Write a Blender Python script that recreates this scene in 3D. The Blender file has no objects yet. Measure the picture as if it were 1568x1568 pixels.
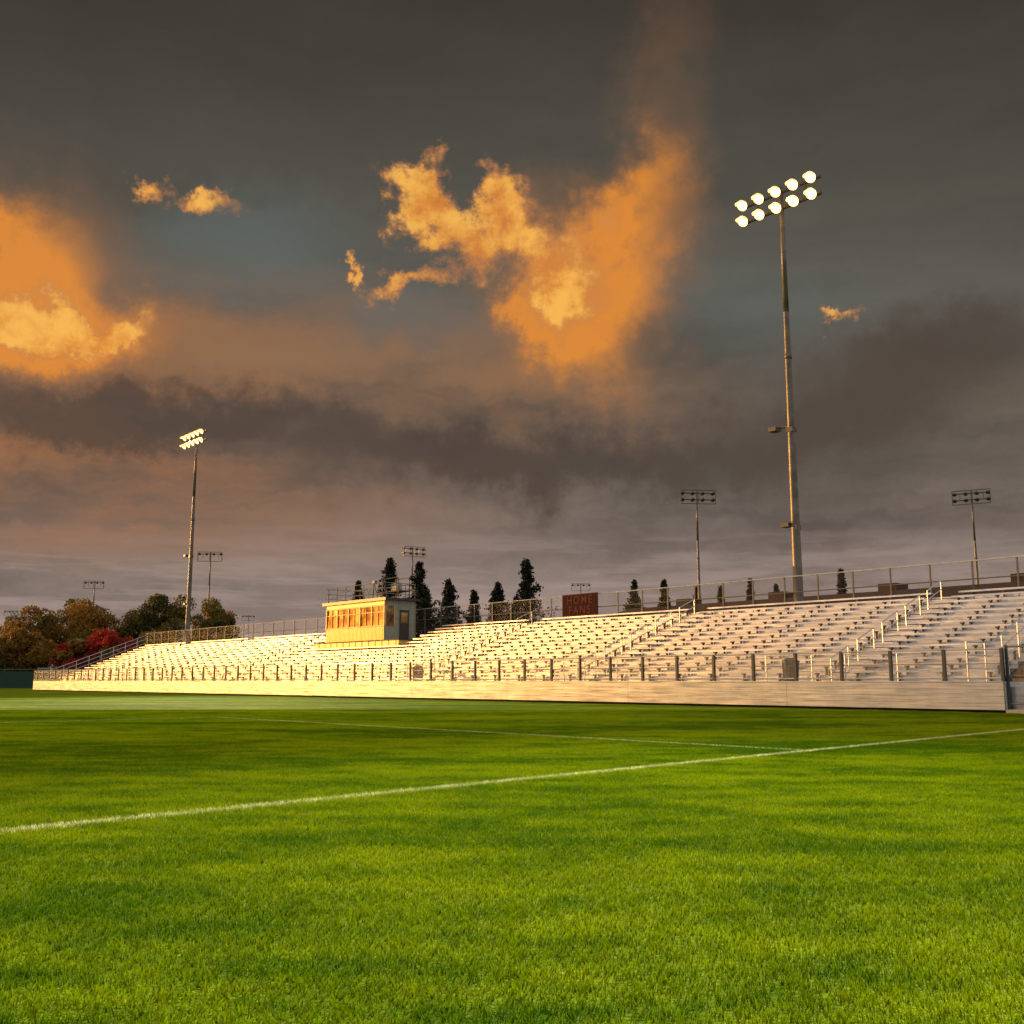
import bpy, math, random
import numpy as np
from mathutils import Vector, Matrix

random.seed(4); rng = np.random.default_rng(4)
scene = bpy.context.scene
scene.view_settings.view_transform = 'Standard'
scene.view_settings.look = 'None'
scene.view_settings.exposure = 0

def s2l(r, g, b):
    f = lambda c: (c/255/12.92) if c/255 <= .04045 else ((c/255+.055)/1.055)**2.4
    return (f(r), f(g), f(b), 1.0)

# ------------------------------------------------------------------ node DSL
class NT:
    def __init__(s, nt):
        s.nt = nt; s.N = nt.nodes; s.L = nt.links
    def setin(s, sock, v):
        if v is None: return
        if isinstance(v, bpy.types.NodeSocket): s.L.new(v, sock)
        else: sock.default_value = v
    def m(s, op, a, b=None, c=None, clamp=False):
        n = s.N.new('ShaderNodeMath'); n.operation = op; n.use_clamp = clamp
        for i, v in enumerate((a, b, c)): s.setin(n.inputs[i], v) if v is not None else None
        return n.outputs[0]
    def vm(s, op, a, b=None, scale=None):
        n = s.N.new('ShaderNodeVectorMath'); n.operation = op
        s.setin(n.inputs[0], a)
        if b is not None: s.setin(n.inputs[1], b)
        if scale is not None: s.setin(n.inputs['Scale'], scale)
        return n.outputs['Value'] if op in ('LENGTH', 'DOT_PRODUCT') else n.outputs[0]
    def sep(s, v):
        n = s.N.new('ShaderNodeSeparateXYZ'); s.setin(n.inputs[0], v); return n.outputs
    def comb(s, x, y, z):
        n = s.N.new('ShaderNodeCombineXYZ')
        for i, v in enumerate((x, y, z)): s.setin(n.inputs[i], v)
        return n.outputs[0]
    def noise(s, vec, scale, detail=4, rough=.55, dist=0):
        n = s.N.new('ShaderNodeTexNoise'); s.setin(n.inputs['Vector'], vec)
        n.inputs['Scale'].default_value = scale; n.inputs['Detail'].default_value = detail
        n.inputs['Roughness'].default_value = rough; n.inputs['Distortion'].default_value = dist
        return n.outputs
    def ss(s, v, a, b, lo=0., hi=1., t='SMOOTHSTEP'):
        n = s.N.new('ShaderNodeMapRange'); n.interpolation_type = t
        s.setin(n.inputs['Value'], v)
        n.inputs['From Min'].default_value = a; n.inputs['From Max'].default_value = b
        n.inputs['To Min'].default_value = lo; n.inputs['To Max'].default_value = hi
        return n.outputs[0]
    def mix(s, f, a, b, mode='MIX'):
        n = s.N.new('ShaderNodeMix'); n.data_type = 'RGBA'; n.blend_type = mode
        s.setin(n.inputs[0], f); s.setin(n.inputs[6], a); s.setin(n.inputs[7], b)
        return n.outputs[2]
    def mapping(s, v, loc=(0,0,0), rot=0., scale=(1,1,1), t='TEXTURE'):
        n = s.N.new('ShaderNodeMapping'); n.vector_type = t; s.setin(n.inputs[0], v)
        n.inputs['Location'].default_value = loc; n.inputs['Rotation'].default_value = (0,0,rot)
        n.inputs['Scale'].default_value = scale
        return n.outputs[0]
    def ramp(s, f, stops):
        n = s.N.new('ShaderNodeValToRGB'); s.setin(n.inputs[0], f)
        e = n.color_ramp.elements
        while len(e) < len(stops): e.new(.5)
        for el, (p, c) in zip(e, stops): el.position = p; el.color = c
        return n.outputs[0]

# ------------------------------------------------------------------ materials
def new_mat(name):
    m = bpy.data.materials.new(name); m.use_nodes = True
    t = NT(m.node_tree); b = m.node_tree.nodes['Principled BSDF']
    return m, t, b

def simple(name, col, rough=.6, metal=0., var=.25, scale=3., emis=None, bump=0., spec=.5):
    m, t, b = new_mat(name)
    tc = t.N.new('ShaderNodeTexCoord')
    n = t.noise(tc.outputs['Object'], scale, 4, .6)[0]
    k = t.ss(n, .3, .7, 1-var, 1+var*.5, 'LINEAR')
    c = t.vm('SCALE', (col[0], col[1], col[2]), scale=k)
    t.setin(b.inputs['Base Color'], c)
    b.inputs['Roughness'].default_value = rough; b.inputs['Metallic'].default_value = metal
    b.inputs['Specular IOR Level'].default_value = spec
    if bump:
        bn = t.N.new('ShaderNodeBump'); bn.inputs['Strength'].default_value = bump
        t.setin(bn.inputs['Height'], n); t.L.new(bn.outputs[0], b.inputs['Normal'])
    if emis:
        b.inputs['Emission Color'].default_value = (*emis[0], 1); b.inputs['Emission Strength'].default_value = emis[1]
    return m

def metal_white(name, col, rough, metal):
    # weathered mill-finish aluminium planks: streaks along the length, dirt
    m, t, b = new_mat(name)
    tc = t.N.new('ShaderNodeTexCoord'); o = tc.outputs['Object']
    a = t.noise(t.mapping(o, scale=(.25, 4, 7), t='POINT'), 2., 4, .65)[0]
    d = t.noise(o, 1.3, 3, .6)[0]
    k = t.m('MULTIPLY', t.ss(a, .3, .7, .74, 1.08, 'LINEAR'), t.ss(d, .3, .7, .86, 1.06, 'LINEAR'))
    t.setin(b.inputs['Base Color'], t.vm('SCALE', col, scale=k))
    t.setin(b.inputs['Roughness'], t.ss(a, .3, .7, rough-.07, rough+.12, 'LINEAR'))
    b.inputs['Metallic'].default_value = metal
    return m

M_alu = metal_white('aluminium_plank', (.80, .77, .75), .30, .78)
M_seat = metal_white('aluminium_seat', (.84, .81, .79), .28, .74)
M_fascia = metal_white('fascia_plank', (.62, .60, .58), .30, .6)
M_dark = simple('dark_steel', (.05, .05, .05), .5, .2)
M_rail = simple('galvanised_pipe', (.26, .25, .235), .4, .5)
M_railb = simple('bright_pipe', (.62, .60, .57), .35, .5)
M_pole = simple('galvanised_pole', (.17, .14, .105), .45, .35, var=.5, scale=1.2)
M_conc = simple('concrete', (.32, .30, .27), .9, bump=.2)
M_brkt = simple('seat_bracket', (.12, .10, .09), .6)
M_brail = simple('weathered_rail', (.13, .115, .10), .55, .3)

def chain_mat(name, w, col):
    m, t, b = new_mat(name)
    tc = t.N.new('ShaderNodeTexCoord'); x, y, z = t.sep(tc.outputs['Object'])[:3]
    h = t.m('ADD', x, y)
    a = t.m('LESS_THAN', t.m('FRACT', t.m('MULTIPLY', t.m('ADD', h, z), 14.)), w)
    c = t.m('LESS_THAN', t.m('FRACT', t.m('MULTIPLY', t.m('SUBTRACT', h, z), 14.)), w)
    t.setin(b.inputs['Alpha'], t.m('MAXIMUM', a, c))
    b.inputs['Base Color'].default_value = (*col, 1); b.inputs['Roughness'].default_value = .5
    b.inputs['Metallic'].default_value = .4
    return m
M_chain = chain_mat('chain_link', .10, (.36, .37, .38))
M_chain2 = chain_mat('chain_link_thin', .04, (.12, .11, .10))

# ------------------------------------------------------------------ mesh builder
class B:
    def __init__(s): s.v = []; s.f = []; s.mi = []; s.mats = []
    def mat(s, m):
        if m not in s.mats: s.mats.append(m)
        return s.mats.index(m)
    def box(s, x0, x1, y0, y1, z0, z1, m):
        if x0 > x1: x0, x1 = x1, x0
        i = len(s.v); k = s.mat(m)
        s.v += [(x0,y0,z0),(x1,y0,z0),(x1,y1,z0),(x0,y1,z0),(x0,y0,z1),(x1,y0,z1),(x1,y1,z1),(x0,y1,z1)]
        for q in ((0,3,2,1),(4,5,6,7),(0,1,5,4),(1,2,6,5),(2,3,7,6),(3,0,4,7)):
            s.f.append(tuple(i+a for a in q)); s.mi.append(k)
    def quad(s, pts, m):
        i = len(s.v); s.v += [tuple(p) for p in pts]; s.f.append(tuple(range(i, i+len(pts)))); s.mi.append(s.mat(m))
    def tube(s, p, q, r, m, r2=None, n=6, caps=True):
        p = Vector(p); q = Vector(q); r2 = r if r2 is None else r2
        d = (q-p).normalized(); a = d.orthogonal().normalized(); c = d.cross(a)
        i = len(s.v); k = s.mat(m)
        for P, R in ((p, r), (q, r2)):
            for j in range(n):
                w = 2*math.pi*j/n
                s.v.append(tuple(P + a*R*math.cos(w) + c*R*math.sin(w)))
        for j in range(n):
            s.f.append((i+j, i+(j+1) % n, i+n+(j+1) % n, i+n+j)); s.mi.append(k)
        if caps:
            s.f.append(tuple(i+j for j in reversed(range(n)))); s.mi.append(k)
            s.f.append(tuple(i+n+j for j in range(n))); s.mi.append(k)
    def obj(s, name, parent=None, M=None, smooth=False):
        me = bpy.data.meshes.new(name); me.from_pydata(s.v, [], s.f)
        for m in s.mats: me.materials.append(m)
        me.polygons.foreach_set('material_index', s.mi)
        if smooth: me.polygons.foreach_set('use_smooth', [True]*len(s.f))
        me.update()
        o = bpy.data.objects.new(name, me); scene.collection.objects.link(o)
        if M is not None: o.matrix_world = M
        if parent: o.parent = parent
        return o

def empty(name, M=None):
    e = bpy.data.objects.new(name, None); scene.collection.objects.link(e)
    if M is not None: e.matrix_world = M
    return e

# bleacher frame: local x = -s (s runs along the stand, away), y = t (back), z up
P0 = Vector((16.07, 34.63, 0)); ANG = math.atan2(-.7619, .6477)
MB = Matrix.Translation(P0) @ Matrix.Rotation(ANG, 4, 'Z')
def W(s, t, z=0): return MB @ Vector((-s, t, z))
LEN = 104.7

# ------------------------------------------------------------------ bleachers
bl = empty('bleachers', MB)
NR = 15; T0 = 1.9; DP = .66; RS = .26; Z0 = 1.0
AIS = [7.7, 22.2, 36., 62.5, 77., 91.5]; AW = .65
PB0, PB1, PBROW = 46.3, 58.7, 9

def spans(row):
    cuts = [(a-AW, a+AW) for a in AIS]
    if row >= PBROW: cuts.append((PB0, PB1))
    cuts.sort(); out = []; cur = 1.3
    for a, b in cuts:
        if a > cur: out.append((cur, a))
        cur = max(cur, b)
    out.append((cur, LEN-1.2)); return out

dk = B()
dk.box(0, -LEN, 0.06, T0, Z0-.05, Z0, M_alu)          # walkway
for i in range(NR):
    z = Z0 + RS*i; t = T0 + DP*i
    segs = [(1.2, LEN-1.2)] if i < PBROW else [(1.2, PB0), (PB1, LEN-1.2)]
    for a, b in segs:
        x = a
        while x < b-.01:
            e = min(b, x+7.3)
            dk.box(-x-.008, -e+.008, t, t+DP, z-.04, z, M_alu)
            dk.box(-x-.008, -e+.008, t+DP-.03, t+DP, z+.003, z+RS-.043, M_alu)
            x = e
dk.obj('decking', bl)
st = B()
for i in range(NR):
    z = Z0 + RS*i; t = T0 + DP*i
    for a, b in spans(i):
        x = a
        while x < b-.01:
            e = min(b, x+5.5)
            st.box(-x-.006, -e+.006, t+.40, t+.63, z+.385, z+.43, M_seat)
            st.box(-x-.006, -e+.006, t+.385, t+.40, z+.35, z+.432, M_seat)
            x = e
        nb = max(2, int((b-a)/1.83)); 
        for k in range(nb+1):
            x = a+.25+(b-a-.5)*k/nb
            st.box(-x-.02, -x+.02, t+.47, t+.60, z, z+.384, M_brkt)
            st.box(-x-.055, -x+.055, t+.402, t+.61, z+.29, z+.3845, M_brkt)
st.obj('seats', bl)
fa = B()
for k in range(4):
    z = .09 + k*.225
    x = 0
    while x < LEN-.1:
        e = min(LEN, x+8.4)
        fa.box(-x-.006, -e+.006, 0, .05, z, z+.218, M_fascia); x = e
fa.box(-.0, -LEN, -.03, .12, Z0-.012, Z0+.03, M_fascia)
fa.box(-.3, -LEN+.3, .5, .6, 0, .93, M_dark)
for z in np.arange(.09, .99, .225):
    fa.box(0, .05, .06, T0+DP*NR, z, z+.218, M_fascia); fa.box(-LEN-.05, -LEN, .06, T0+DP*NR, z, z+.218, M_fascia)
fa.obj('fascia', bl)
un = B()
tb = T0+DP*NR
for s in np.arange(1.5, LEN, 3.6):
    un.box(-s-.06, -s+.06, tb-.1, tb, 0, Z0+RS*(NR-1)-.05, M_dark)
    un.tube((-s, 1.2, .1), (-s, tb-.1, Z0+RS*(NR-1)-.15), .05, M_dark, n=4)
    un.tube((-s, tb-.1, .1), (-s, 5, Z0+RS*4-.15), .04, M_dark, n=4)
un.obj('understructure', bl)
fr = B(); H = 1.1
for s in np.arange(.0, LEN+.1, 1.99):
    fr.box(-s-.05, -s+.05, -.02, .09, Z0+.03, Z0+H, M_dark)
for z in (Z0+.12, Z0+H-.02):
    fr.tube((0, .03, z), (-LEN, .03, z), .028, M_railb)
fr.tube((0, .03, Z0+.6), (-LEN, .03, Z0+.6), .014, M_rail)
fr.quad([(0,.035,Z0+.12),(-LEN,.035,Z0+.12),(-LEN,.035,Z0+H),(0,.035,Z0+H)], M_chain)
fr.obj('front_railing', bl)
br = B(); ZT = Z0+RS*(NR-1); RT = 6.42
for s in np.arange(.4, LEN, 2.02):
    br.box(-s-.035, -s+.035, tb-.03, tb+.03, ZT-1., RT, M_brail)
for z in (ZT+.15, ZT+.95, RT):
    br.tube((-.4, tb+.0, z), (-LEN+.4, tb, z), .03, M_railb if z == RT else M_brail)
br.quad([(-.4,tb+.03,ZT+.1),(-LEN+.4,tb+.03,ZT+.1),(-LEN+.4,tb+.03,RT),(-.4,tb+.03,RT)], M_chain2)
br.obj('back_railing', bl)
er = B()
for s in (1.2, LEN-1.1):
    pz = lambda t: Z0+1.35+max(0, (t-T0))*RS/DP
    for t in np.arange(.1, tb, 1.32):
        er.tube((-s, t, max(Z0, Z0+(t-T0)*RS/DP)), (-s, t, pz(t)), .03, M_railb)
    for dz in (0, -.45, -.9):
        er.tube((-s, .1, pz(0)+dz), (-s, T0, pz(0)+dz), .027, M_railb)
        er.tube((-s, T0, pz(0)+dz), (-s, tb, pz(tb)+dz*1.), .027, M_railb)
    er.quad([(-s,T0,Z0+.3),(-s,tb,pz(tb)-1.05),(-s,tb,pz(tb)),(-s,T0,pz(0))], M_chain2)
er.obj('end_railing', bl)
ai = B()
for a in AIS:
    for i in range(NR):
        z = Z0+RS*i; t = T0+DP*i
        ai.box(-a-AW+.03, -a+AW-.03, t+DP-.33, t+DP-.031, z+.002, z+RS/2, M_alu)
        ai.box(-a-AW+.03, -a+AW-.03, t+DP-.345, t+DP-.331, z+RS/2-.04, z+RS/2+.004, M_brkt)
    for i in range(0, NR-1, 3):
        p = []
        for j, tt in enumerate((T0+DP*i+.15, T0+DP*(i+2)+.1)):
            zz = Z0+RS*(i+2*j)
            ai.tube((-a, tt, zz), (-a, tt, zz+.92), .028, M_railb); p.append((-a, tt, zz+.92))
        ai.tube(p[0], p[1], .028, M_railb)
        ai.tube((p[0][0], p[0][1], p[0][2]-.4), (p[1][0], p[1][1], p[1][2]-.4), .024, M_railb)
    for sd in (-1, 1):
        x = -a+sd*(AW+.1)
        ai.tube((x, T0-.05, Z0), (x, T0-.05, Z0+1.05), .028, M_railb)
        ai.tube((x+sd*2.2, T0-.05, Z0), (x+sd*2.2, T0-.05, Z0+1.05), .028, M_railb)
        for z in (Z0+1.05, Z0+.6):
            ai.tube((x, T0-.05, z), (x+sd*2.2, T0-.05, z), .025, M_railb)
ai.obj('aisle_steps', bl)

# ------------------------------------------------------------------ right-hand ramp / gate
ra = empty('access_ramp', MB)
r = B()
r.box(.25, 4.5, -.5, 2.2, 0.004, .12, M_conc)
for k in range(5):
    r.box(.12+.3*k, .12+.3*(k+1)-.01, .3, 2., .12, Z0-.17*k-.15, M_fascia)
r.obj('steps', ra)
r = B()
for x in (.1, 1.3, 2.6, 3.9):
    r.box(x-.04, x+.04, .1, .18, .12, 2.2, M_dark)
for z in (.3, 1.2, 2.15): r.tube((.1, .14, z), (3.9, .14, z), .03, M_rail)
r.quad([(.1,.15,.2),(3.9,.15,.2),(3.9,.15,2.15),(.1,.15,2.15)], M_chain)
for x in (.1, 1.3, 2.6): r.tube((x, 2.1, .1), (x, 2.1, 2.1-.2*x), .03, M_rail)
r.tube((.1, 2.1, 2.1), (2.6, 2.1, 1.2), .03, M_rail)
r.obj('railing', ra)

# ------------------------------------------------------------------ trash can
def can(s, t):
    e = empty('trash_can', Matrix.Translation(W(s, t, Z0)) @ Matrix.Rotation(ANG, 4, 'Z'))
    b = B(); n = 20
    b.tube((0,0,.03), (0,0,.78), .27, M_dark, r2=.31, n=20)
    b.tube((0,0,.78), (0,0,.83), .335, M_dark, r2=.335, n=20)
    b.tube((0,0,.83), (0,0,.93), .32, M_dark, r2=.14, n=20)
    for k in range(16):
        w = 2*math.pi*k/16
        b.tube((.285*math.cos(w), .285*math.sin(w), .05), (.32*math.cos(w), .32*math.sin(w), .78), .012, M_brkt, n=4)
    b.obj('body', e)
can(8.7, .75); can(34.6, 1.1)

# ------------------------------------------------------------------ press box
M_pbf = simple('sunlit_cream_siding', (.90, .56, .13), .45, .15, var=.12)  # cream paint with the warm sunlight put into its base colour
M_pbs = simple('beige_panel', (.36, .33, .25), .7, var=.15)
M_roof = simple('dark_roof', (.06, .045, .035), .7)
M_wood = simple('window_frame_paint', (.85, .38, .06), .45)
M_glass, t_, b_ = new_mat('window_glass')
tc_ = t_.N.new('ShaderNodeTexCoord')
t_.setin(b_.inputs['Base Color'], t_.ramp(t_.noise(tc_.outputs['Object'], .9, 2)[0], [(.36, (.12,.06,.025,1)), (.66, (.60,.34,.13,1))]))
b_.inputs['Roughness'].default_value = .14; b_.inputs['Metallic'].default_value = .85
pb = empty('press_box', MB)
a, c = 49.5, 57.8; tf, tk = 8.5, 11.35
b = B()
b.box(-46.6, -58.4, 7.86, tk, 2.9, 3.92, M_pbf)
for x in np.arange(46.9, 58.3, .9): b.box(-x, -x-.05, 7.84, 7.859, 2.95, 3.9, M_pbs)
b.box(-46.5, -58.5, 7.8, tk, 3.921, 3.99, M_roof)
b.obj('plinth', pb)
b = B(); WZ0, WZ1 = 5.05, 6.58
b.box(-a-.02, -c+.02, tf+.1, tk, 3.99, WZ0, M_pbs)
b.box(-a-.02, -c+.02, tf+.1, tk, WZ1, 6.98, M_pbs)
b.box(-a-.02, -a-.12, tf+.9, tk, WZ0, WZ1, M_pbs)
b.box(-c+.02, -c+.12, tf+.1, tk, WZ0, WZ1, M_pbs)
b.box(-a-.02, -c+.02, tk-.1, tk, WZ0, WZ1, M_pbs)
x = a+.03
while x < c-.05:
    b.box(-x, -x-.13, tf+.02, tf+.099, 4.0, WZ0-.03, M_pbf); x += .19
b.box(-a, -c, tf+.02, tf+.098, WZ1+.08, 6.97, M_pbf)
b.box(-a-.019, -a+.02, 9.9, 10.75, 4.0, 6.3, M_roof)
b.box(-a+.021, -a+.03, 10.02, 10.63, 5.3, 6.1, M_glass)
for y in (8.65, 9.8, 10.85, 11.3): b.box(-a-.018, -a+.025, y, y+.05, 4., 6.95, M_pbs)
b.obj('walls', pb)
b = B()
nw = 5
for k in range(nw+1):
    x = a+(c-a)*k/nw
    b.box(-x-.07, -x+.07, tf-.02, tf+.12, WZ0-.02, WZ1+.06, M_wood)
for z in (WZ0-.02, 6.08, WZ1-.03):
    b.box(-a, -c, tf-.0, tf+.11, z, z+(.06 if z == 6.08 else .10), M_wood)
for k in range(nw):      # panes, each a hair out of true
    x0 = a+(c-a)*k/nw+.06; x1 = a+(c-a)*(k+1)/nw-.06
    xm = (x0+x1)/2
    b.box(-xm-.02, -xm+.02, tf+.01, tf+.1, WZ0, WZ1, M_wood)
    for z0, z1 in ((WZ0+.08, 6.08), (6.14, WZ1-.02)):
        dy = rng.uniform(-.02, .02); dz = rng.uniform(-.015, .015)
        b.quad([(-x0,tf+.06+dy,z0),(-x1,tf+.06-dy,z0),(-x1,tf+.06-dy+dz,z1),(-x0,tf+.06+dy+dz,z1)], M_glass)
b.quad([(-a+.0,tf+.12,WZ0),(-a+.0,tf+.88,WZ0),(-a+.0,tf+.88,WZ1),(-a+.0,tf+.12,WZ1)], M_glass)
b.box(-a-.04, -a+.04, tf+.88, tf+.95, WZ0, WZ1, M_wood)
b.obj('windows', pb)
b = B()
b.box(-a+.35, -c-.5, tf-.12, tk+.2, 6.99, 7.16, M_roof)
b.box(-a+.36, -c-.51, tf-.13, tf-.121, 6.95, 7.17, M_wood)
for s_ in np.arange(a+.1, c+.3, 1.3):
    b.tube((-s_, tf-.1, 7.16), (-s_, tf-.1, 8.3), .03, M_brail); b.tube((-s_, tk, 7.16), (-s_, tk, 8.3), .03, M_brail)
for z in (7.5, 7.9, 8.3):
    for y in (tf-.1, tk): b.tube((-a-.1, y, z), (-c-.1, y, z), .025, M_rail)
    for x in (a+.1, c+.1): b.tube((-x, tf-.1, z), (-x, tk, z), .025, M_rail)
b.box(-a+.1, -a-1.9, tf+1.2, tf+2.3, 7.7, 7.78, M_roof)
for x in (a, a+1.8):
    for y in (tf+1.25, tf+2.25): b.tube((-x, y, 7.16), (-x, y, 8.75), .04, M_dark)
for z in (8.25, 8.75):
    for y in (tf+1.25, tf+2.25): b.tube((-a, y, z), (-a-1.8, y, z), .03, M_dark)
b.box(-a-.5, -a-1.2, tf+1.4, tf+1.9, 7.78, 8.35, M_pbs)
for dx, dy in ((-.3, 0), (.25, .2), (.2, -.25)): b.tube((-a-2.6, tf+.8, 8.4), (-a-2.6+dx, tf+.8+dy, 7.16), .025, M_dark)
b.box(-a-2.45, -a-2.8, tf+.7, tf+.95, 8.4, 8.62, M_dark)
b.obj('roof', pb)

# ------------------------------------------------------------------ sign
M_sign = simple('sign_maroon', (.045, .014, .011), .9, spec=.1)
M_let = simple('sign_letters', (.15, .05, .035), .9, spec=.1)
sp = 31.9
sg = empty('fans_sign', MB @ Matrix.Translation((-sp, tb-.14, 0)))
b = B(); b.box(-1.6, 1.6, 0, .06, 5.1, 6.5, M_sign)
for x in (-1.4, 1.4): b.tube((x, .1, 4.7), (x, .1, 6.5), .03, M_dark)
for z in (5.11, 6.45): b.box(-1.58, 1.58, -.01, -.001, z, z+.04, M_let)
b.obj('board', sg)
for txt, z in (('HOME', 5.88), ('FANS', 5.24)):
    cu = bpy.data.curves.new(txt, 'FONT'); cu.body = txt; cu.size = .70; cu.align_x = 'CENTER'; cu.extrude = .008; cu.space_character = 1.3; cu.offset = .004
    o = bpy.data.objects.new('lettering_'+txt.lower(), cu); scene.collection.objects.link(o); cu.materials.append(M_let)
    o.parent = sg; o.location = (0, -.012, z); o.rotation_euler = (math.pi/2, 0, 0)

# ------------------------------------------------------------------ light poles
M_lens = simple('lit_lens', (.9, .8, .6), .3, var=0, emis=((1, .66, .24), 4.6))
M_lensoff = simple('unlit_lens', (.10, .10, .10), .3)
M_house = simple('lamp_housing', (.10, .085, .065), .5, .3)
M_refl = simple('lit_reflector', (.7, .6, .4), .35, .6, emis=((1, .48, .11), 1.5))
def light_pole(name, loc, ang, h, n=5, lit=False, rows=2, extra=True, width=4.5):
    e = empty(name, Matrix.Translation(loc) @ Matrix.Rotation(ang, 4, 'Z'))
    b = B(); zs = [0, h*.25, h*.5, h*.75, h+.3]; rs = [.31, .25, .2, .155, .12]
    for k in range(4): b.tube((0,0,zs[k]), (0,0,zs[k+1]), rs[k], M_pole, r2=rs[k+1], n=14, caps=(k in (0, 3)))
    for z in (h*.33, h*.66): b.tube((0,0,z-.15), (0,0,z+.15), .27-.004*z, M_pole, n=14)
    b.obj('shaft', e, smooth=True)
    b = B()
    for rr in range(rows):
        z = h - rr*.95
        b.box(-width/2-.3, width/2+.3, -.07, .07, z-.07, z+.07, M_house)
        for k in range(n):
            x = -width/2 + width*k/(n-1)
            b.box(x-.04, x+.04, -.3, -.071, z-.05, z+.02, M_house)
    for x in (-width*.35, width*.35): b.box(x-.03, x+.03, -.065, .065, h-.9, h-.071, M_house)
    if extra:
        for z, L in ((h*.52, .9), (h*.33, .35)):
            b.box(-L, 0, -.05, .05, z, z+.08, M_house)
            b.box(-L-.35, -L+.15, -.35, .2, z-.12, z+.1, M_house)
            b.box(-.2, .2, -.2, .2, z-.3, z-.05, M_house)
    else:   # head frame seen on the far poles
        for x in (-width/2-.28, width/2+.28): b.box(x-.05, x+.05, -.9, .1, h-1.1, h-1.0, M_house)
        b.box(-width/2-.3, width/2+.3, -.95, -.85, h-1.75, h-1.65, M_house); b.box(-width/2-.3, width/2+.3, -.95, -.85, h+.25, h+.35, M_house)
        for x in (-width/2-.28, 0, width/2+.28): b.box(x-.05, x+.05, -.94, -.86, h-1.7, h+.3, M_house)
    b.obj('crossarms', e)
    b = B(); d = Vector((0, -math.cos(math.radians(38)), -math.sin(math.radians(38))))
    upv = Vector((0, -math.sin(math.radians(38)), math.cos(math.radians(38))))
    for rr in range(rows):
        z = h - rr*.95
        for k in range(n):
            x = -width/2 + width*k/(n-1)
            c = Vector((x, -.42, z-.02))
            b.tube(c-d*.25, c-d*.05, .08, M_house, r2=.20, n=14)
            b.tube(c-d*.05, c+d*.18, .20, M_refl if lit else M_house, r2=.32, n=14, caps=False)
            b.tube(c+d*.13, c+d*.15, .29, M_lens if lit else M_lensoff, n=14)
            pts = []
            for j in range(7):
                w = math.radians(15+25*j)
                u = Vector((math.cos(w), 0, 0))*.325 + upv*.325*math.sin(w)
                pts.append((c+d*.18+u, c+d*(.18+.36*math.sin(w))+u))
            for j in range(6): b.quad([pts[j][0], pts[j+1][0], pts[j+1][1], pts[j][1]], M_refl if lit else M_house)
    b.obj('floodlights', e)
    return e
lp1 = light_pole('stadium_light_pole', W(15.96, 12.15), ANG, 27.9, lit=True)
lp2 = light_pole('stadium_light_pole.001', W(93.3, 12.15), ANG, 28.1, lit=True)
for (x, y, h, a_) in ((26.9, 150, 28, .1), (67, 150, 28, -.5), (-20.6, 215, 28, .6), (-65, 224, 28, .1), (-112, 280, 27, .1), (18.9, 287, 27, 0), (-191, 400, 27, 0), (-108, 430, 27, 0)):
    light_pole('stadium_light_pole.002', (x, y, 0), a_, h, n=4, extra=False, rows=2 if y < 220 else 1)

def spot(name, parent, aim, power, size, col):
    l = bpy.data.lights.new(name, 'SPOT'); l.energy = power; l.color = col; l.spot_size = math.radians(size); l.spot_blend = 1.0; l.shadow_soft_size = 2.2
    o = bpy.data.objects.new(name, l); scene.collection.objects.link(o)
    p = (parent.matrix_world @ Vector((0, -.9, 27.3)))
    o.matrix_world = Matrix.Translation(p) @ (Vector(aim)-p).to_track_quat('-Z', 'Y').to_matrix().to_4x4()
    o.parent = parent; o.matrix_parent_inverse = parent.matrix_world.inverted()
spot('flood_beam', lp1, (.9, 3.6, 0), 470000, 22, (1, .90, .42))
spot('flood_beam_wide', lp2, (-8, 22, 0), 620000, 38, (1, .84, .40))

# ------------------------------------------------------------------ background building
M_bwall = simple('stucco_wall', (.16, .09, .055), .8)
M_broof = simple('roof_shingle', (.05, .032, .022), .8, spec=.2)
bb = empty('school_building', MB @ Matrix.Translation((0, 40, 0)))
b = B(); b.box(-8, -60, 0, 15, 0, 6.3, M_bwall)
b.quad([(-7,-1,6.3),(-61,-1,6.3),(-58,4,8.3),(-10,4,8.3)], M_broof); b.quad([(-61,16,6.3),(-7,16,6.3),(-10,11,8.3),(-58,11,8.3)], M_broof)
b.quad([(-7,16,6.3),(-7,-1,6.3),(-10,4,8.3),(-10,11,8.3)], M_broof); b.quad([(-61,-1,6.3),(-61,16,6.3),(-58,11,8.3),(-58,4,8.3)], M_broof)
b.quad([(-10,4,8.3),(-58,4,8.3),(-58,11,8.3),(-10,11,8.3)], M_broof)
b.box(-7, -61, -1.02, -.98, 6.1, 6.34, M_broof)
for s_ in np.arange(12, 57, 5): b.box(-s_, -s_-2, -.02, .01, 1.2, 3.2, M_glass)
for s_ in np.arange(18, 57, 11): b.box(-s_, -s_-1.6, 5, 7, 8.3, 9.0, M_broof)
b.obj('body', bb)
b = B(); b.box(12, -5.5, 2, 14, 0, 6.8, M_bwall); b.box(12.4, -5.9, 1.6, 14.4, 6.8, 8.8, M_broof); b.obj('gym_wing', bb)

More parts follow.
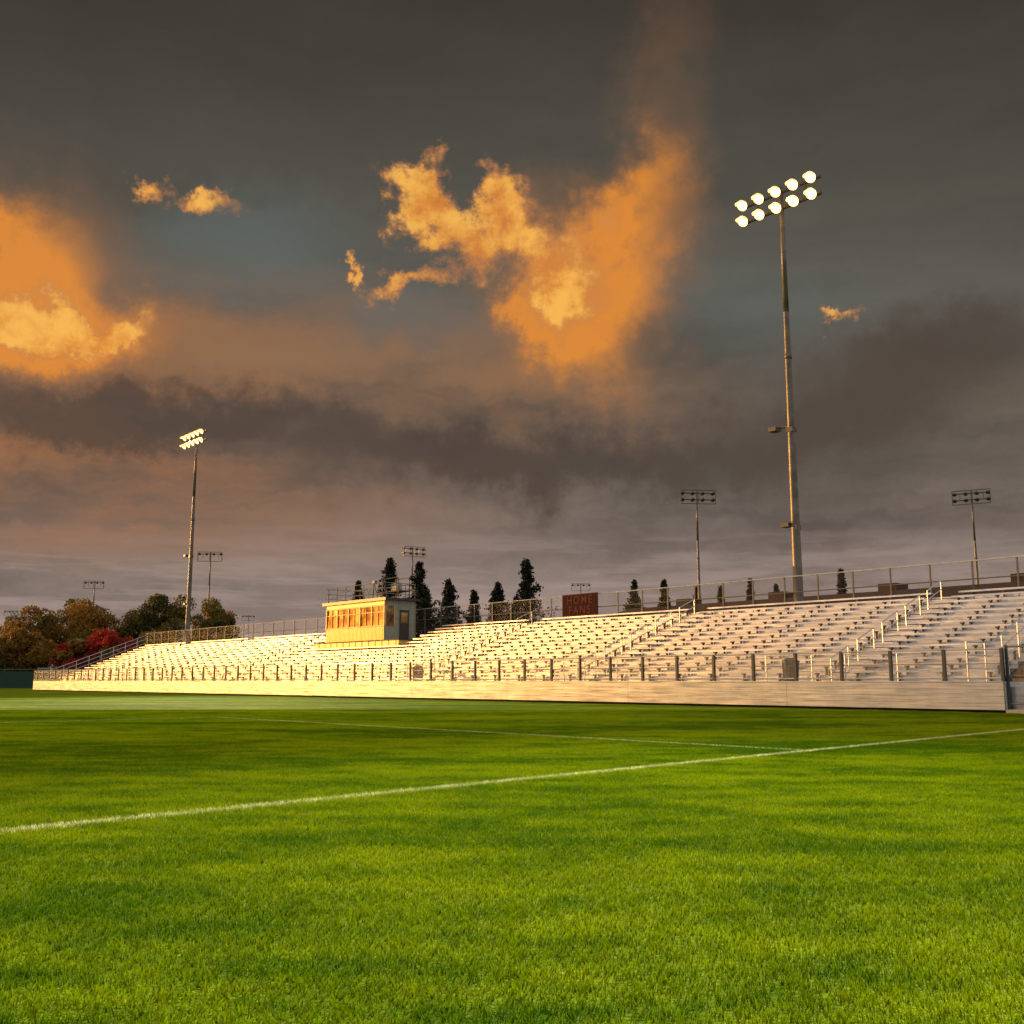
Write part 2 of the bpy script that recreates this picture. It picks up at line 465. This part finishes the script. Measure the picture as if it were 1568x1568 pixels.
# ------------------------------------------------------------------ trees
def leafmat(name, c1, c2):
    m, t, b = new_mat(name)
    g = t.N.new('ShaderNodeNewGeometry')
    n = t.noise(g.outputs['Position'], .9, 5, .7)[0]
    f = t.ss(n, .35, .65)
    c = t.mix(f, (*c1, 1), (*c2, 1))
    t.setin(b.inputs['Base Color'], c); b.inputs['Roughness'].default_value = .7
    tr = t.N.new('ShaderNodeBsdfTranslucent'); t.setin(tr.inputs[0], c)
    mx = t.N.new('ShaderNodeMixShader'); mx.inputs[0].default_value = .35
    t.L.new(b.outputs[0], mx.inputs[1]); t.L.new(tr.outputs[0], mx.inputs[2])
    t.L.new(mx.outputs[0], t.N['Material Output'].inputs[0])
    return m
L_ol = leafmat('foliage_olive', (.09, .08, .012), (.24, .18, .02))
L_or = leafmat('foliage_autumn', (.16, .085, .010), (.38, .19, .015))
L_dk = leafmat('foliage_dark', (.03, .038, .010), (.11, .10, .018))
L_rd = leafmat('foliage_red', (.26, .012, .006), (.52, .04, .015))
L_cn = leafmat('needles', (.010, .013, .006), (.028, .028, .012))
M_bark = simple('bark', (.07, .05, .035), .9, bump=.4)

def leaf_arrays(C, size):
    n = len(C); d = rng.normal(size=(n, 3)); d /= np.linalg.norm(d, axis=1)[:, None]
    u = np.cross(d, rng.normal(size=(n, 3))); u /= np.linalg.norm(u, axis=1)[:, None]; w = np.cross(d, u)
    s = (size*rng.uniform(.6, 1.4, n))[:, None]
    return np.stack([C-u*s, C-w*s*.55, C+u*s, C+w*s*.55], 1)

def finish_tree(name, loc, trunk, groups, mats):
    vs = list(trunk.v); fs = list(trunk.f); mi = [0]*len(trunk.f)
    for k, C, size in groups:
        Q = leaf_arrays(C, size).reshape(-1, 3); o = len(vs)
        vs += Q.tolist(); n = len(C)
        fs += [(o+4*i, o+4*i+1, o+4*i+2, o+4*i+3) for i in range(n)]; mi += [k]*n
    me = bpy.data.meshes.new(name); me.from_pydata(vs, [], fs)
    for m in mats: me.materials.append(m)
    me.polygons.foreach_set('material_index', mi); me.update()
    o = bpy.data.objects.new(name, me); scene.collection.objects.link(o); o.location = loc
    return o

def broadleaf(loc, h, r, mats, dens=1.0):
    tr = B(); zt = h*.28
    tr.tube((0,0,0), (0.1,0,zt), .32, M_bark, r2=.24, n=8)
    nc = 26; groups = []; 
    for k in range(nc):
        for _ in range(40):
            c = rng.uniform(-1, 1, 3)
            if np.linalg.norm(c) < 1 and np.linalg.norm(c) > .35: break
        c = c*np.array([r*.85, r*.85, h*.38]) + np.array([0, 0, h*.55])
        rc = rng.uniform(.26, .42)*r
        c[2] = min(c[2], h-rc*.6)
        if k < 12: tr.tube((0.1,0,zt*rng.uniform(.7, 1.)), tuple(c), .12, M_bark, r2=.03, n=5)
        n = int(400*dens); p = rng.normal(size=(n, 3)); p /= np.linalg.norm(p, axis=1)[:, None]
        p *= (rc*rng.uniform(.25, 1.12, n)**.5)[:, None]; p[:, 2] *= .8
        groups.append((1+int(rng.random() < .4)+(1 if rng.random() < .15 else 0), c+p, .22))
    return finish_tree('broadleaf_tree', loc, tr, groups, [M_bark]+mats)
def conifer(loc, h, r):
    tr = B(); tr.tube((0,0,0), (0,0,h*.97), .25, M_bark, r2=.03, n=7); groups = []
    P = []
    nb = int(h*10)
    for k in range(nb):
        f = (k+rng.random())/nb; z = h*(.06+.94*f)
        prof = min(1, (1-f)*1.55+.05)*(1+.22*math.sin(f*11+loc[0])+.12*math.sin(f*29+loc[1]))
        L = r*prof*rng.uniform(.45, 1.25); w = rng.uniform(0, 2*math.pi)
        e = np.array([math.cos(w)*L, math.sin(w)*L, L*rng.uniform(-.15, .35)])
        if k % 3 == 0: tr.tube((0,0,z), (e[0], e[1], z+e[2]), .04, M_bark, r2=.01, n=4)
        n = 56; tt = rng.uniform(.1, 1.05, n)[:, None]
        P.append(np.array([0,0,z]) + e*tt + rng.normal(size=(n, 3))*(.12+.15*r*prof*(1.1-tt)))
    return finish_tree('conifer_tree', loc, tr, [(1, np.concatenate(P), .16)], [M_bark, L_cn])

pal = [[L_or, L_ol, L_or], [L_ol, L_dk, L_or], [L_or, L_or, L_ol], [L_ol, L_ol, L_or]]
for i, (x, y, h, r_) in enumerate(((-76,165,13,5),(-72,172,15.5,5.5),(-66,165,14.2,5),(-59.5,172,15.2,5),(-55,168,16,5),(-50,175,14.8,4.6),(-47,168,12.8,4),(-83,170,10,5),(-69,150,9,4),(-90,160,8,4.5),
        (-78,155,7.5,4),(-63,158,8.5,4.5),(-73,150,7,4),(-52,155,8.5,4))):
    broadleaf((x, y, 0), h, r_, pal[(i*3+i//4) % 4])
broadleaf((-56, 148, 0), 8.8, 3.8, [L_rd, L_rd, L_or]); broadleaf((-60.5, 146, 0), 7, 3, [L_rd, L_or, L_rd])
for px, top, y, r_ in ((-.147,.093,135,1.8),(-.1175,.115,125,2.6),(-.089,.111,115,3.1),(-.061,.094,120,2.6),(-.0365,.084,125,2.3),(-.0137,.092,120,2.5),(.0138,.114,118,3.5),(-.082,.085,125,2.6),(.004,.078,130,2.2),
                       (.1173,.094,150,2.1),(.146,.094,150,2.1),(.1775,.088,170,2.),(.2,.088,170,2.),(.228,.095,170,2.2),(.316,.104,150,2.2),(.253,.090,170,2.)):
    conifer((px*y, y, 0), top*y+1.05, r_)

P = []
for k in range(120):
    c = np.array([rng.uniform(-190, 20), rng.uniform(240, 275), rng.uniform(1, 5)])
    n = 110; P.append(c + rng.normal(size=(n, 3))*np.array([2.6, 2.4, 1.4]))
finish_tree('distant_trees', (0, 0, 0), B(), [(1, np.concatenate(P), .5)], [M_bark, L_dk])

M_wind = simple('windscreen_fabric', (.015, .05, .03), .8)
fe = empty('windscreen_fence')
b = B()
for x in np.arange(-110, -49, 3): b.tube((x, 135, 0), (x, 135, 2.5), .05, M_dark)
b.tube((-110, 135, 2.45), (-50, 135, 2.45), .03, M_rail)
b.obj('posts', fe)
b = B(); b.quad([(-110,134.94,.08),(-50,134.94,.08),(-50,134.94,2.2),(-110,134.94,2.2)], M_wind); b.obj('fabric', fe)

# ------------------------------------------------------------------ grass
def grass_color(t, pos):
    flat = t.vm('MULTIPLY', pos, (1, 1, 0))
    # mowing / wear drift: soft bands running across the field plus tufty patches
    big = t.noise(t.mapping(flat, rot=.15, scale=(.45, 1, 1), t='POINT'), .33, 2, .5, .4)[0]
    med = t.noise(t.mapping(flat, rot=.2, scale=(.55, 1, 1), t='POINT'), 2.1, 4, .65)[0]
    fin = t.noise(flat, 13., 2, .65)[0]
    s = t.m('ADD', t.m('MULTIPLY', big, .55), t.m('ADD', t.m('MULTIPLY', med, .6), t.m('MULTIPLY', fin, .3)))
    f = t.ss(s, .58, .88)
    col = t.mix(f, (.036, .095, .0003, 1), (.155, .225, .0004, 1))
    def seg(p, d, l0, l1, w):
        rel = t.vm('SUBTRACT', flat, (p[0], p[1], 0))
        al = t.vm('DOT_PRODUCT', rel, (d[0], d[1], 0)); ac = t.m('ABSOLUTE', t.vm('DOT_PRODUCT', rel, (-d[1], d[0], 0)))
        k = t.m('SUBTRACT', 1., t.ss(ac, w*.7, w*1.25), clamp=True)
        return t.m('MULTIPLY', k, t.m('MULTIPLY', t.m('GREATER_THAN', al, l0), t.m('LESS_THAN', al, l1)))
    k = t.m('MAXIMUM', seg((-3.58, 7.57), (.6896, .7242), -30, 60, .085),
            t.m('MAXIMUM', seg((4.45, 15.98), (-.667, .745), 0, 19.35, .06), seg((-8.46, 30.4), (-.72, -.694), 0, 30, .05)))
    wear = t.ss(t.m('ADD', fin, t.m('MULTIPLY', med, .6)), .55, .95, .9, .2)
    return t.mix(t.m('MULTIPLY', k, wear), col, (.64, .68, .48, 1))

def grass_mat(name, blade):
    m, t, b = new_mat(name)
    g = t.N.new('ShaderNodeNewGeometry'); col = grass_color(t, g.outputs['Position'])
    if blade:
        at = t.N.new('ShaderNodeAttribute'); at.attribute_name = 'tint'
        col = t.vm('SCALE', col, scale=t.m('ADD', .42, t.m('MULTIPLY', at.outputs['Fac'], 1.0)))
        t.setin(b.inputs['Base Color'], col); b.inputs['Roughness'].default_value = .7
        b.inputs['Specular IOR Level'].default_value = .06
        tr = t.N.new('ShaderNodeBsdfTranslucent'); t.setin(tr.inputs[0], col)
        mx = t.N.new('ShaderNodeMixShader'); mx.inputs[0].default_value = .42
        t.L.new(b.outputs[0], mx.inputs[1]); t.L.new(tr.outputs[0], mx.inputs[2])
        t.L.new(mx.outputs[0], t.N['Material Output'].inputs[0])
    else:
        t.setin(b.inputs['Base Color'], t.vm('SCALE', col, scale=1.05)); b.inputs['Roughness'].default_value = .9
        b.inputs['Specular IOR Level'].default_value = .02
        n = t.noise(g.outputs['Position'], 25, 3, .7)[0]
        bn = t.N.new('ShaderNodeBump'); bn.inputs['Strength'].default_value = .8; bn.inputs['Distance'].default_value = .05
        t.setin(bn.inputs['Height'], n); t.L.new(bn.outputs[0], b.inputs['Normal'])
    return m
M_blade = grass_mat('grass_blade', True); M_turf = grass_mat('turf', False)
b = B(); b.quad([(-1500,-300,0),(1500,-300,0),(1500,2500,0),(-1500,2500,0)], M_turf); b.obj('ground')

def tile(k, n=5200):
    c = rng.uniform(-.51, .51, (n, 2)); w = rng.uniform(0, 2*np.pi, n); h = rng.uniform(.016, .038, n); wd = rng.uniform(.0015, .0028, n)
    lean = rng.uniform(.1, .9, n)*h; la = rng.uniform(0, 2*np.pi, n)
    dx, dy = np.cos(w)*wd, np.sin(w)*wd; lx, ly = np.cos(la)*lean, np.sin(la)*lean
    z = np.zeros(n)
    V = np.stack([np.stack([c[:,0]-dx, c[:,1]-dy, z], 1), np.stack([c[:,0]+dx, c[:,1]+dy, z], 1),
                  np.stack([c[:,0]+dx*.8+lx*.4, c[:,1]+dy*.8+ly*.4, h*.6], 1), np.stack([c[:,0]-dx*.8+lx*.4, c[:,1]-dy*.8+ly*.4, h*.6], 1),
                  np.stack([c[:,0]+lx, c[:,1]+ly, h], 1)], 1).reshape(-1, 3)
    F = []
    for i in range(n): o = 5*i; F += [(o, o+1, o+2, o+3), (o+3, o+2, o+4)]
    me = bpy.data.meshes.new('grass_tile'); me.from_pydata(V.tolist(), [], F); me.materials.append(M_blade)
    a_ = me.attributes.new('tint', 'FLOAT', 'POINT')
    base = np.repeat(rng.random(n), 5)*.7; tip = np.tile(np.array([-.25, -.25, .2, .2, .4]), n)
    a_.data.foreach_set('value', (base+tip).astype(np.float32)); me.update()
    return bpy.data.objects.new('grass_tile', me)
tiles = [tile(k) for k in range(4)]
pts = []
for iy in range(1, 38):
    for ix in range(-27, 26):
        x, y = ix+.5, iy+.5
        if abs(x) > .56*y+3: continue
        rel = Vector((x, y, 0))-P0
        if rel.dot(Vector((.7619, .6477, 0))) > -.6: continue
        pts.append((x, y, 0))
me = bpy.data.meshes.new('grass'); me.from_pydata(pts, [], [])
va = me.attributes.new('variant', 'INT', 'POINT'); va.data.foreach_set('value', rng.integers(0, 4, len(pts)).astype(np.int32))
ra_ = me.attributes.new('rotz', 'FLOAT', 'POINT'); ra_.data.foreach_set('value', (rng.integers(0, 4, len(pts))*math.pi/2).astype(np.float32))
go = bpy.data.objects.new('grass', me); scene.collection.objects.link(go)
ng = bpy.data.node_groups.new('grass_scatter', 'GeometryNodeTree')
ng.interface.new_socket('Geometry', in_out='INPUT', socket_type='NodeSocketGeometry')
ng.interface.new_socket('Geometry', in_out='OUTPUT', socket_type='NodeSocketGeometry')
gi = ng.nodes.new('NodeGroupInput'); gout = ng.nodes.new('NodeGroupOutput'); jn = ng.nodes.new('GeometryNodeJoinGeometry')
def named(nm, ty):
    n = ng.nodes.new('GeometryNodeInputNamedAttribute'); n.data_type = ty; n.inputs[0].default_value = nm
    return [o for o in n.outputs if o.enabled][0]
rot = ng.nodes.new('ShaderNodeCombineXYZ'); ng.links.new(named('rotz', 'FLOAT'), rot.inputs[2]); var = named('variant', 'INT')
for k, to in enumerate(tiles):
    oi = ng.nodes.new('GeometryNodeObjectInfo'); oi.inputs['Object'].default_value = to
    cp = ng.nodes.new('FunctionNodeCompare'); cp.data_type = 'INT'; cp.operation = 'EQUAL'
    ins = [s_ for s_ in cp.inputs if s_.enabled]; ng.links.new(var, ins[0]); ins[1].default_value = k
    ip = ng.nodes.new('GeometryNodeInstanceOnPoints')
    ng.links.new(gi.outputs[0], ip.inputs['Points']); ng.links.new(oi.outputs['Geometry'], ip.inputs['Instance'])
    ng.links.new(cp.outputs[0], ip.inputs['Selection']); ng.links.new(rot.outputs[0], ip.inputs['Rotation'])
    ng.links.new(ip.outputs[0], jn.inputs[0])
ng.links.new(jn.outputs[0], gout.inputs[0])
md = go.modifiers.new('scatter', 'NODES'); md.node_group = ng

# ------------------------------------------------------------------ sun
SUN_EL = math.radians(9.0); sd = Vector((-.893, .434, 0)).normalized()
sdir = Vector((sd.x*math.cos(SUN_EL), sd.y*math.cos(SUN_EL), math.sin(SUN_EL)))
sl = bpy.data.lights.new('sun', 'SUN'); sl.energy = 4.4; sl.angle = math.radians(.6); sl.color = (1, .52, .15)
so = bpy.data.objects.new('sun', sl); scene.collection.objects.link(so)
so.rotation_euler = (-sdir).to_track_quat('-Z', 'Y').to_euler()

# ------------------------------------------------------------------ sky
world = bpy.data.worlds.new('World'); scene.world = world; world.use_nodes = True
try:
    world.cycles.sampling_method = 'MANUAL'; world.cycles.sample_map_resolution = 256
except Exception: pass
t = NT(world.node_tree); t.N.clear()
out = t.N.new('ShaderNodeOutputWorld')
tc = t.N.new('ShaderNodeTexCoord'); D = tc.outputs['Generated']
X, Y, Z = t.sep(D)[:3]
Ys = t.m('MAXIMUM', Y, .08)
p = t.m('DIVIDE', X, Ys); q = t.m('DIVIDE', Z, Ys)
front = t.ss(Y, .35, .62)
wn = t.noise(D, 5., 4, .6)[1]
warp = t.vm('SCALE', t.vm('SUBTRACT', wn, (.5, .5, .5)), scale=.13)
wn2 = t.noise(D, 24., 5, .68)[1]
warp = t.vm('ADD', warp, t.vm('SCALE', t.vm('SUBTRACT', wn2, (.5, .5, .5)), scale=.085))
PQ = t.comb(p, q, 0.)
WP = t.vm('MULTIPLY', t.vm('ADD', PQ, warp), (1, 1, 0))
def blob(c, r, w=1., rot=0., v=None):
    l = t.vm('LENGTH', t.mapping(v or WP, loc=(c[0], c[1], 0), rot=math.radians(rot), scale=(r[0], r[1], 1)))
    return t.ss(l, 1.0, 0., 0., w)
def total(bs):
    a = bs[0]
    for x in bs[1:]: a = t.m('ADD', a, x)
    return a
n1 = t.noise(D, 12., 6, .62)[0]
n2 = t.noise(D, 38., 5, .65)[0]
nst = t.noise(t.vm('MULTIPLY', t.vm('ADD', D, t.vm('SCALE', warp, scale=.4)), (1, 1, 5.5)), 3.4, 7, .6)[0]
nst2 = t.noise(t.vm('MULTIPLY', D, (1, .7, 11)), 6., 5, .6)[0]

base = t.ramp(t.m('DIVIDE', t.vm('DOT_PRODUCT', t.vm('ADD', PQ, t.vm('SCALE', warp, scale=.5)), (0, 1, 0)), .8), [
    (0.0, s2l(158, 138, 130)), (.075, s2l(144, 126, 119)), (.15, s2l(126, 111, 103)), (.25, s2l(99, 88, 79)),
    (.36, s2l(98, 87, 76)), (.47, s2l(96, 94, 86)), (.60, s2l(84, 80, 71)), (.9, s2l(63, 57, 49))])
lowm = t.ss(q, .42, .28)
stk = t.ss(nst, .32, .68, .68, 1.36, 'LINEAR')
stk = t.m('ADD', t.m('MULTIPLY', t.m('SUBTRACT', stk, 1.), t.m('ADD', .3, t.m('MULTIPLY', lowm, .7))), 1.)
col = t.vm('SCALE', base, scale=stk)
stk2 = t.m('MULTIPLY', t.ss(nst2, .45, .62), t.ss(q, .17, .08))
col = t.mix(t.m('MULTIPLY', stk2, .55), col, s2l(172, 150, 142))
# warm left flank
wl = t.m('MULTIPLY', t.ss(p, .15, -.5), t.m('MULTIPLY', t.ss(q, .08, .17), t.ss(q, .45, .33)))
wl = t.m('MULTIPLY', wl, t.ss(nst, .38, .62, .25, 1.))
col = t.mix(t.m('MULTIPLY', wl, .75), col, s2l(164, 106, 62))
# pale blue-grey openings
op = total([blob((-.27, .43), (.15, .10), .7), blob((.25, .36), (.14, .08), .35), blob((-.12, .35), (.10, .05), .45)])
col = t.mix(op, col, s2l(98, 105, 101))
# brown streaky cloud joining the two lit masses
mid = total([blob((-.26, .315), (.22, .05), .8, -8), blob((-.02, .285), (.24, .06), .8, 0)])
col = t.mix(t.m('MULTIPLY', mid, t.ss(nst, .36, .6, .4, 1.)), col, s2l(146, 110, 78))
# dark stratus
dark = total([blob((-.45, .262), (.32, .055), 1.3, -3), blob((-.16, .235), (.28, .055), .85, -6), blob((.0, .20), (.32, .055), .8, 3),
              blob((.42, .32), (.30, .085), 1.0, 10), blob((.25, .24), (.35, .06), .75, 5)])
dark = t.ss(t.m('ADD', dark, t.m('MULTIPLY', t.m('SUBTRACT', nst, .5), 1.3)), .1, 1.15)
col = t.mix(t.m('MULTIPLY', dark, .82), col, s2l(76, 63, 54))
# soft glows (lit virga)
glow = total([blob((.07, .40), (.14, .14), .85), blob((.15, .46), (.085, .15), .9, -14), blob((.17, .62), (.06, .24), .24, 6),
              blob((-.51, .39), (.18, .15), 1.), blob((-.42, .34), (.20, .06), .7), blob((.06, .34), (.14, .10), .85), blob((.05, .27), (.2, .06), .35),
              blob((-.5, .47), (.14, .12), .4)])
glow = t.m('MULTIPLY', glow, t.ss(n1, .3, .65, .5, 1.25, 'LINEAR'))
gcol = t.mix(t.ss(glow, .2, .95), s2l(150, 104, 68), s2l(230, 142, 52))
col = t.mix(t.m('MINIMUM', glow, .92), col, gcol)
# bright cumulus fragments
lob = total([blob((-.105, .475), (.08, .045), 1.1, -32), blob((-.06, .43), (.105, .05), 1.1, -12), blob((-.005, .48), (.045, .07), 1., 40),
             blob((.035, .43), (.12, .08), .9), blob((-.095, .385), (.11, .032), 1.05, 5), blob((.065, .365), (.085, .08), .9),
             blob((.145, .46), (.08, .08), .5), blob((-.08, .53), (.04, .022), .9, 20), blob((-.085, .50), (.03, .03), .7), blob((-.175, .39), (.014, .022), 1.0),
             blob((-.365, .495), (.035, .024), .95, 15), blob((-.308, .475), (.062, .030), .9, -10), blob((-.50, .362), (.17, .045), 1.1, -6),
             blob((-.42, .345), (.12, .03), .95), blob((-.485, .435), (.05, .03), .6), blob((.32, .355), (.04, .012), .45, 10)])
lob = t.m('MINIMUM', lob, 1.25)
den = t.m('ADD', lob, t.m('ADD', t.m('MULTIPLY', t.m('SUBTRACT', n1, .5), 2.0), t.m('MULTIPLY', t.m('SUBTRACT', n2, .5), 1.2)))
cm = t.m('MULTIPLY', t.ss(den, .36, 1.0), t.ss(lob, .05, .35))
lc = t.mix(t.ss(t.m('ADD', t.m('MULTIPLY', n2, .6), t.m('MULTIPLY', n1, .4)), .38, .62), s2l(218, 130, 50), s2l(254, 188, 84))
lc = t.mix(t.ss(den, .5, 1.15), s2l(192, 126, 76), lc)
col = t.mix(t.m('MULTIPLY', cm, .93), col, lc)
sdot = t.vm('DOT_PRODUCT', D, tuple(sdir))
back = t.mix(t.ss(sdot, .90, .998), (.56, .55, .565, 1), (4.6, 1.8, .22, 1))  # out-of-view sky brightened as added fill, orange near the sun for bleacher glints
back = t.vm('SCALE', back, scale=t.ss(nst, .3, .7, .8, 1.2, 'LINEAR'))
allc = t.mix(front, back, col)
sky = t.N.new('ShaderNodeTexSky'); sky.sky_type = 'NISHITA'; sky.sun_disc = False
sky.sun_elevation = SUN_EL; sky.sun_rotation = math.atan2(sd.x, sd.y)
b1 = t.N.new('ShaderNodeBackground'); t.L.new(sky.outputs[0], b1.inputs[0]); b1.inputs[1].default_value = .05
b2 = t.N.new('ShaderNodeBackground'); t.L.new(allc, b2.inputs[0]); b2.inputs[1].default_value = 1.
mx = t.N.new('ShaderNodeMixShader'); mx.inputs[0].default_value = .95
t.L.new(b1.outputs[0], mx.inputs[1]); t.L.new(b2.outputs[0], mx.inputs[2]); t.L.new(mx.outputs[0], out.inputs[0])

# ------------------------------------------------------------------ camera
cd = bpy.data.cameras.new('camera'); cd.lens = 36.73; cd.sensor_width = 36; cd.clip_end = 5000; cd.clip_start = .05
co = bpy.data.objects.new('camera', cd); scene.collection.objects.link(co)
co.location = (0, 0, 1.05); co.rotation_euler = (math.radians(99.16), 0, 0)
scene.camera = co
